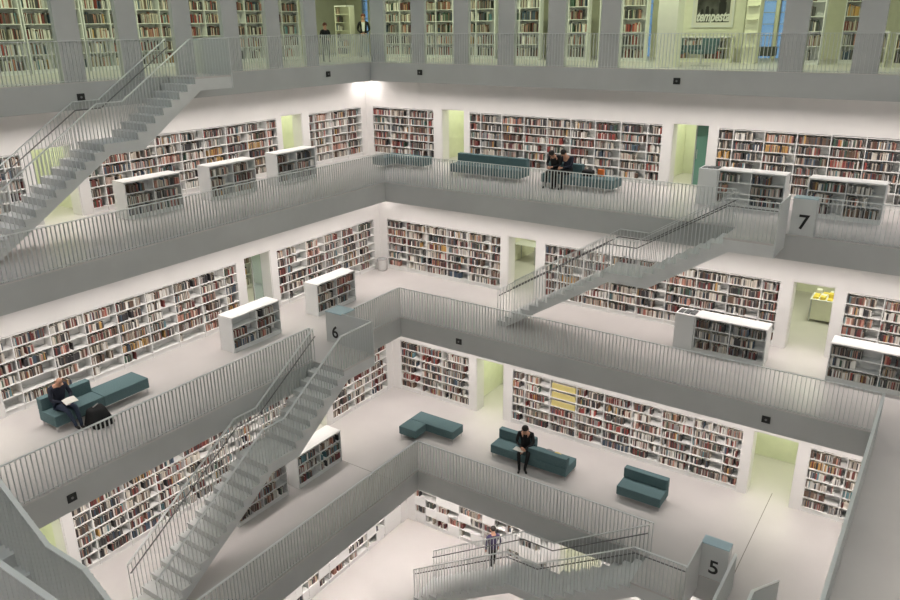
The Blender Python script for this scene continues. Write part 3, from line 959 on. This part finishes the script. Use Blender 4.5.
# ---------------------------------------------------------------- people
def person(loc, rz, J, mats, label, hair='hair', cat='person', bald=False, scale=1.0):
    """J: joint positions, facing +Y local"""
    t = thing('person', label, cat, loc)
    t.rotation_euler = (0, 0, rz)
    verts = []; edges = []; rad = []; idx = {}
    def V(n, p, r):
        idx[n] = len(verts); verts.append(Vector(p) * scale); rad.append(r * scale)
    def Ed(a, b): edges.append((idx[a], idx[b]))
    V('pel', J['pel'], .135); V('waist', (Vector(J['pel']) + Vector(J['chest'])) / 2, .125); V('chest', J['chest'], .145)
    nk = Vector(J['neck']); V('neck', nk, .058)
    hd = Vector(J['head']); V('jaw', nk.lerp(hd, .45), .068); V('head', hd, .088); V('crown', hd + (hd - nk).normalized() * .075, .07)
    Ed('pel', 'waist'); Ed('waist', 'chest'); Ed('chest', 'neck'); Ed('neck', 'jaw'); Ed('jaw', 'head'); Ed('head', 'crown')
    fx = Vector(J.get('face', (0, 1, 0))).normalized()
    V('nose', hd.lerp(nk, .1) + fx * .098, .014); Ed('head', 'nose')
    for s in ('l', 'r'):
        V(s + 'sh', J[s + 'sh'], .066); V(s + 'el', J[s + 'el'], .046); V(s + 'wr', J[s + 'wr'], .030)
        Ed('chest', s + 'sh'); Ed(s + 'sh', s + 'el'); Ed(s + 'el', s + 'wr')
        V(s + 'hip', J[s + 'hip'], .095); V(s + 'kn', J[s + 'kn'], .064); V(s + 'an', J[s + 'an'], .042); V(s + 'heel', Vector(J[s + 'an']) * 1.0 + Vector((0, -.02, -.05)), .04); V(s + 'toe', J[s + 'toe'], .035)
        Ed('pel', s + 'hip'); Ed(s + 'hip', s + 'kn'); Ed(s + 'kn', s + 'an'); Ed(s + 'an', s + 'heel'); Ed(s + 'heel', s + 'toe')
        wv = Vector(J[s + 'wr']); d = (wv - Vector(J[s + 'el'])).normalized()
        palm = wv + d * .06; V(s + 'pa', palm, .028); Ed(s + 'wr', s + 'pa')
        sd = d.cross(Vector((0, 0, 1)));
        if sd.length < .2: sd = Vector((0, 1, 0))
        sd.normalize(); dn = Vector((0, 0, -1))
        for fi, (o, ln) in enumerate(((-.03, .075), (-.01, .085), (.01, .08), (.03, .06))):
            V(s + 'f%d' % fi, palm + d * .035 + sd * o, .009); V(s + 'g%d' % fi, palm + d * (.035 + ln * .6) + sd * o * 1.15 + dn * .015, .008)
            V(s + 'h%d' % fi, palm + d * (.035 + ln * .9) + sd * o * 1.15 + dn * .04, .007)
            Ed(s + 'pa', s + 'f%d' % fi); Ed(s + 'f%d' % fi, s + 'g%d' % fi); Ed(s + 'g%d' % fi, s + 'h%d' % fi)
        V(s + 't0', palm - d * .01 - sd * .045, .011); V(s + 't1', palm + d * .03 - sd * .06 + dn * .01, .009)
        Ed(s + 'pa', s + 't0'); Ed(s + 't0', s + 't1')
    me = bpy.data.meshes.new('body')
    me.from_pydata([tuple(v) for v in verts], edges, [])
    o = bpy.data.objects.new('body', me); COL.objects.link(o)
    md = o.modifiers.new('s', 'SKIN'); md.use_smooth_shade = True
    for i, v in enumerate(me.skin_vertices[0].data):
        v.radius = (rad[i], rad[i]); v.use_root = (i == 0)
    md2 = o.modifiers.new('d', 'SUBSURF'); md2.levels = 1; md2.render_levels = 1
    bpy.context.view_layer.update()
    dg = bpy.context.evaluated_depsgraph_get()
    me2 = bpy.data.meshes.new_from_object(o.evaluated_get(dg))
    bpy.data.objects.remove(o)
    o = bpy.data.objects.new('body', me2); COL.objects.link(o); o.parent = t
    me2.materials.clear()
    order = ['skin', mats[0], mats[1], 'shoe']
    for n in order: me2.materials.append(M[n])
    inv = {v: k for k, v in idx.items()}
    def reg(n):
        if n in ('head', 'crown', 'nose', 'jaw', 'neck'): return 0
        if n[0] in 'lr' and (n[1:] in ('pa', 't0', 't1') or (len(n) == 3 and n[1] in 'fgh' and n[2].isdigit())): return 0
        if n[1:] in ('heel', 'toe'): return 3
        if n in ('chest', 'waist') or n[1:] in ('sh', 'el', 'wr'): return 1
        return 2
    segs = []
    for a, b in edges:
        ra, rb = reg(inv[a]), reg(inv[b])
        segs.append((verts[a], verts[b], ra, rb, inv[a], inv[b]))
    for p in me2.polygons:
        c = p.center; best = None
        for a, b, ra, rb, na, nb in segs:
            d = b - a; L = d.length_squared
            u = max(0, min(1, (c - a).dot(d) / L)) if L else 0
            dist = (c - (a + d * u)).length
            if best is None or dist < best[0]:
                best = (dist, ra if u < .55 else rb)
        p.material_index = best[1]; p.use_smooth = True
    # head details
    def lb(b, name, m_, **k):
        q = b.build(name, m_, None, smooth=True, **k); q.parent = t; return q
    hc = hd * scale; upv = (hd - nk).normalized()
    if not bald:
        c = hc + upv * .045 * scale - fx * .018 * scale
        lb(MB().ball(tuple(c), .098 * scale, .102 * scale, .092 * scale), 'hair', M[hair])
    sdv = fx.cross(upv).normalized()
    for s in (-1, 1):
        c = hc + fx * .088 * scale + sdv * .032 * s * scale + upv * .01
        lb(MB().ball(tuple(c), .011, .011, .009, 8, 5), 'eye', M['black'])
        c = hc + sdv * .092 * s * scale
        lb(MB().ball(tuple(c), .018, .022, .03, 8, 5), 'ear', M['skin'])
    return t


STAND = dict(pel=(0, 0, .96), chest=(0, .01, 1.30), neck=(0, .01, 1.48), head=(0, .03, 1.63), lsh=(-.19, 0, 1.40), rsh=(.19, 0, 1.40),
             lel=(-.25, -.02, 1.12), rel=(.25, -.02, 1.12), lwr=(-.24, .06, .88), rwr=(.24, .06, .88), lhip=(-.10, 0, .90), rhip=(.10, 0, .90),
             lkn=(-.11, .03, .50), rkn=(.11, .03, .50), lan=(-.12, 0, .10), ran=(.12, 0, .10), ltoe=(-.13, .15, .04), rtoe=(.13, .15, .04))
SIT = dict(pel=(0, 0, .55), chest=(0, .06, .90), neck=(0, .12, 1.07), head=(0, .20, 1.19), face=(0, .8, -.5), lsh=(-.19, .05, .99), rsh=(.19, .05, .99),
           lel=(-.24, .16, .74), rel=(.24, .16, .74), lwr=(-.08, .34, .70), rwr=(.10, .34, .70), lhip=(-.10, .03, .53), rhip=(.10, .03, .53),
           lkn=(-.13, .46, .52), rkn=(.13, .46, .52), lan=(-.13, .48, .10), ran=(.13, .50, .10), ltoe=(-.13, .64, .04), rtoe=(.13, .66, .04))


def D(base, **k):
    d = dict(base); d.update(k); return d


PI = math.pi
# 1: floor 8 man in suit, facing the void (toward the camera)
P1 = person((-4.15, 4.5, Z[8]), PI + .65, D(STAND, lwr=(-.12, .16, .98), rwr=(.12, .16, .98)), ('blackcloth', 'greycloth'),
            'man standing in dark jacket and white shirt at the floor 8 corner', hair='redhair')
b = MB(); b.hexa([(-.05, .14, 1.05), (.05, .14, 1.05), (.05, .155, 1.05), (-.05, .155, 1.05), (-.075, .135, 1.42), (.075, .135, 1.42), (.075, .15, 1.42), (-.075, .15, 1.42)])
q = b.build('shirt_front', M['whitecloth'], None, bevel=.003); q.parent = P1
# 2: floor 8 dark person beside the pillar
P2 = person((-2.45, .25, Z[8]), -PI / 2 - .4, D(STAND, lwr=(-.05, .26, 1.05), rwr=(.08, .26, 1.05)), ('blackcloth', 'blackcloth'),
            'person in black with auburn hair beside the left pillar on floor 8', hair='redhair', scale=.80)
# 3,4: floor 7 pair
P3 = person((7.0, .72, Z[7]), PI, D(SIT, neck=(0, .22, 1.02), head=(0, .33, 1.10), chest=(0, .12, .88), lkn=(-.1, .42, .52), rkn=(.1, .42, .52)), ('blackcloth', 'blackcloth'),
            'person in black bending forward on the floor 7 sofa, left of the pair')
P4 = person((7.45, .74, Z[7]), PI - .25, D(SIT, neck=(0, .18, 1.04), head=(0, .28, 1.14)), ('navy', 'blackcloth'),
            'person in dark coat on the floor 7 sofa, right of the pair')
t = thing('bag', 'dark grey bag lying on the floor 7 sofa beside the pair', 'bag', (8.1, .8, Z[7] + .43))
MB().box(7.95, 8.3, .65, .95, Z[7] + .432, Z[7] + .62).build('body', M['blackcloth'], t, bevel=.05, seg=3)
MB().bar((8.0, .8, Z[7] + .62), (8.25, .8, Z[7] + .63), .01, .02).build('strap', M['dgrey'], t)
t = thing('bag', 'pale orange paper bag on the floor 7 sofa', 'bag', (8.5, .9, Z[7] + .43))
MB().box(8.42, 8.62, .85, .97, Z[7] + .432, Z[7] + .66).build('body', M['orange'], t, bevel=.01)
# 5: floor 6 reader
P5 = person((1.45, -13.9, Z[6]), -PI / 2, D(SIT, ran=(.02, .62, .16), rtoe=(.02, .76, .10), rkn=(.08, .46, .52), lan=(-.12, .60, .10), ltoe=(-.12, .76, .05)), ('navy', 'jeans'),
            'bald man in dark striped sweater reading on the floor 6 sofa', bald=True)
t = thing('book', 'open white book held by the bald reader on floor 6', 'book', (1.95, -13.88, Z[6] + .70))
cx, cy, cz = 1.93, -13.88, Z[6] + .70
MB().hexa([(cx - .09, cy - .15, cz + .06), (cx + .09, cy - .15, cz - .01), (cx + .09, cy, cz + .005), (cx - .09, cy, cz + .075),
           (cx - .09, cy - .15, cz + .075), (cx + .09, cy - .15, cz + .005), (cx + .09, cy, cz + .02), (cx - .09, cy, cz + .09)]).build('left_page', M['paper'], t)
MB().hexa([(cx - .09, cy, cz + .075), (cx + .09, cy, cz + .005), (cx + .09, cy + .15, cz - .01), (cx - .09, cy + .15, cz + .06),
           (cx - .09, cy, cz + .09), (cx + .09, cy, cz + .02), (cx + .09, cy + .15, cz + .005), (cx - .09, cy + .15, cz + .075)]).build('right_page', M['paper'], t)
t = thing('backpack', 'black backpack slumped on the floor beside the floor 6 sofa', 'bag', (2.2, -13.45, Z[6]))
MB().hexa([(2.0, -13.75, Z[6]), (2.5, -13.7, Z[6]), (2.5, -13.15, Z[6]), (2.0, -13.15, Z[6]),
           (2.07, -13.65, Z[6] + .46), (2.30, -13.6, Z[6] + .44), (2.30, -13.25, Z[6] + .40), (2.07, -13.25, Z[6] + .48)]).build('body', M['blackcloth'], t, bevel=.07, seg=3, smooth=True)
MB().box(2.49, 2.56, -13.6, -13.3, Z[6] + .04, Z[6] + .24).build('pocket', M['blackcloth'], t, bevel=.02)
MB().bar((2.15, -13.5, Z[6] + .45), (2.19, -13.38, Z[6] + .52), .015, .008).build('strap', M['metalgrey'], t)
# 6: floor 5 man in black
P6 = person((8.66, -4.0, Z[5]), PI + .35, D(SIT, pel=(0, .05, .54), lwr=(-.05, .36, .66), ran=(.10, .52, .10), rtoe=(.1, .68, .04), lan=(-.06, .50, .10)), ('blackcloth', 'blackcloth'),
            'man in black with dark cap reading on the floor 5 sofa', hair='hair', scale=1.06)
t = thing('book', 'open book on the lap of the man in black on floor 5', 'book', (8.72, -4.42, .7))
cx, cy, cz = 8.66, -4.42, .66
MB().box(cx - .16, cx - .001, cy - .1, cy + .1, cz, cz + .02).build('left_page', M['paper'], t)
MB().box(cx + .001, cx + .16, cy - .1, cy + .1, cz, cz + .02).build('right_page', M['paper'], t)
o = MB().ball((9.35, -3.78, .50), .14, .10, .07).build('cloth_bundle', M['greycloth'], None, smooth=True)
tag(o, 'crumpled grey cloth bundle on the teal sofa beside the man in black', 'cloth')
o = MB().ball((9.62, -3.78, .49), .13, .09, .06).build('cloth_bundle', M['yellow2'], None, smooth=True)
tag(o, 'crumpled mustard scarf on the teal sofa right of the man in black', 'scarf')
# 7: lowest floor walker
P7 = person((8.0, -4.75, Z[4]), .9, D(STAND, lan=(-.12, -.18, .12), ltoe=(-.12, -.04, .05), lkn=(-.1, -.02, .5), ran=(.1, .22, .10), rtoe=(.1, .38, .05), rkn=(.1, .16, .5)),
            ('purple', 'blackcloth'), 'person in dark purple walking on the lowest floor behind the stair railing', scale=.93)

# round white drum on the lowest floor
t = thing('round_stool', 'round white padded stool on the lowest floor near the stair', 'stool', (9.72, -4.75, Z[4]))
MB().lathe((9.72, -4.75, Z[4]), [(.38, 0), (.42, .05), (.42, .34), (.40, .40)], 28).build('base', M['whitecloth'], t, smooth=True)
MB().lathe((9.72, -4.75, Z[4] + .40), [(.40, 0), (.43, .03), (.42, .10), (.36, .13)], 28).build('cushion', M['greycloth'], t, smooth=True)

# ---------------------------------------------------------------- place books (largest in view as single objects)
import sys
bpy.context.view_layer.update()
dg = bpy.context.evaluated_depsgraph_get()


def bounds(b):
    s0, s1, f0, f1, z0, z1 = b[:6]
    if b[12] == 'x': return (s0, s1, min(f0, f1), max(f0, f1), z0, z1)
    return (min(f0, f1), max(f0, f1), s0, s1, z0, z1)


sc = []
for i, b in enumerate(BOOKS):
    x0, x1, y0, y1, z0, z1 = bounds(b)
    c = Vector(((x0 + x1) / 2, (y0 + y1) / 2, (z0 + z1) / 2))
    fc = c.copy()
    if b[12] == 'x': fc.y = y0 - .003
    else: fc.x = x1 + .003
    a = proj(c)
    if not a or not (2 < a[0] < 898 and 2 < a[1] < 598): continue
    wpx = F * (b[1] - b[0]) / a[2]
    dv = (c - CAM).normalized()
    cosv = abs(dv.y) if b[12] == 'x' else abs(dv.x)
    area = wpx * cosv * F * (z1 - z0) / a[2]
    sc.append((area, i, fc))
sc.sort(reverse=True, key=lambda q: q[0])
single = []
for ar_, i, fc in sc:
    if len(single) >= 300: break
    d = (fc - CAM); L = d.length; d.normalize()
    hit, loc, *_ = S.ray_cast(dg, CAM + d * .02, d, distance=L - .05)
    if not hit: single.append(i)
sset = set(single)
verts = []; faces = []; cols = []
for i, b in enumerate(BOOKS):
    if i in sset: continue
    x0, x1, y0, y1, z0, z1 = bounds(b)
    j = len(verts)
    verts += [(x0, y0, z0), (x1, y0, z0), (x1, y1, z0), (x0, y1, z0), (x0, y0, z1), (x1, y0, z1), (x1, y1, z1), (x0, y1, z1)]
    faces += [(j, j + 3, j + 2, j + 1), (j + 4, j + 5, j + 6, j + 7), (j, j + 1, j + 5, j + 4), (j + 1, j + 2, j + 6, j + 5), (j + 2, j + 3, j + 7, j + 6), (j + 3, j, j + 4, j + 7)]
    pg = (.7, .66, .56, 1); cv = (*b[6], 1)
    cols += [cv, pg, cv, cv, cv, cv]
me = bpy.data.meshes.new('books'); me.from_pydata(verts, [], faces)
at = me.attributes.new('cover', 'FLOAT_COLOR', 'FACE')
at.data.foreach_set('color', [v for c in cols for v in c])
me.materials.append(M['covers'])
o = bpy.data.objects.new('books', me); COL.objects.link(o)
o['kind'] = 'stuff'
tag(o, 'thousands of small book spines of every colour filling all the shelves', 'books', 'books on the library shelves')
unit = {}


def nth(n): return ('%dth' % n if 10 <= n % 100 <= 20 else '%d%s' % (n, {1: 'st', 2: 'nd', 3: 'rd'}.get(n % 10, 'th')))


for i in single:
    b = BOOKS[i]
    x0, x1, y0, y1, z0, z1 = bounds(b)
    me = bpy.data.meshes.new('book')
    w = (x1 - x0) / 2; d = (y1 - y0) / 2; h = z1 - z0; cvt = .0025
    bb = MB()
    bb.box(-w, w, -d, d, 0, h)
    pgs = MB()
    if b[12] == 'x': pgs.box(-w + cvt, w - cvt, -d + .004, d - .001, h, h + .0008)
    else: pgs.box(-d + .001 - (w - d), w - .004, -d + cvt, d - cvt, h, h + .0008)
    nf = len(bb.f)
    off = len(bb.v); bb.v += pgs.v; bb.f += [tuple(q + off for q in f) for f in pgs.f]
    me.from_pydata(bb.v, [], bb.f)
    me.materials.append(M['cover']); me.materials.append(M['paper'])
    for p in me.polygons:
        if p.index >= nf: p.material_index = 1
    o = bpy.data.objects.new('book', me)
    o.location = ((x0 + x1) / 2, (y0 + y1) / 2, z0)
    o.color = (*b[6], 1)
    COL.objects.link(o)
    tag(o, '%s book %s from left, %s row, %s column, %s' % (b[7], nth(b[11] + 1), ORD[b[9] - 1], ORD[b[10] - 1], b[8]), 'book', 'books on the library shelves')

# ---------------------------------------------------------------- lights
def area(name, loc, sx, sy, power, color=(1, .95, .88), rot=(0, 0, 0), spread=180):
    ld = bpy.data.lights.new(name, 'AREA'); ld.shape = 'RECTANGLE'; ld.size = sx; ld.size_y = sy
    ld.energy = power; ld.color = color; ld.spread = math.radians(spread)
    o = bpy.data.objects.new(name, ld); o.location = loc; o.rotation_euler = rot; COL.objects.link(o)
    return o


WARM = (1, .91, .865)
SP = 120
TL = math.radians(12)
DW = 1.2
PW = {7: 20, 6: 21, 5: 20, 4: 25}
for k in (7, 6, 5, 4):
    w = -W[k]
    zc = Z[k] + TOPH - .06
    s = W[k] + 1.0
    while s < SZ - W[k] - 1.0:
        area('wall_washer', (s + 1.0, w - DW, zc), 1.9, .12, PW[k], WARM, spread=SP, rot=(TL, 0, 0))
        area('wall_washer', (-w + DW, -s - 1.0, zc), .12, 1.9, PW[k], WARM, spread=SP, rot=(0, TL, 0))
        area('wall_washer', (s + 1.0, -SZ - w + .9, zc), 1.9, .12, PW[k] * .4, WARM)
        area('wall_washer', (SZ + w - DW, -s - 1.0, zc), .12, 1.9, PW[k] * .9, WARM, spread=SP, rot=(0, -TL, 0))
        s += 2.0
    # corner lamp
    area('corner_lamp', (-w + .45, w - .45, zc), .15, .15, 14 if k == 7 else 6, WARM)
# floor 8: greenish fluorescent light among the shelves
GR = (.90, 1, .62)
for s in range(-6, 20, 3):
    area('fluorescent_lamp', (s, 3.6, CZ - .05), 2.4, .2, 40, GR)
for s in range(2, 18, 3):
    area('fluorescent_lamp', (-3.8, -s, CZ - .05), .2, 2.4, 40, GR)
area('fluorescent_lamp', (10, 7.5, CZ - .05), 3, .2, 45, GR)
area('fluorescent_lamp', (10.0, 1.45, CZ - .05), 1.6, .2, 26, GR, spread=110)  # extra lamp added to brighten the cream pillar
# luminous glass roof over the void
area('skylight', (SZ / 2, -SZ / 2, CZ + 3.3), 20, 20, 740, (.97, 1.0, .93))

wd = bpy.data.worlds.new('world'); S.world = wd; wd.use_nodes = True
bg = wd.node_tree.nodes['Background']
bg.inputs['Color'].default_value = (.25, .45, .75, 1); bg.inputs['Strength'].default_value = .9

S.view_settings.view_transform = 'Standard'
S.view_settings.look = 'None'
S.view_settings.gamma = 1
S.view_settings.exposure = 0
S.view_settings.use_curve_mapping = False
print('BOOKS', len(BOOKS), 'singles', len(single), 'objects', len(bpy.data.objects))
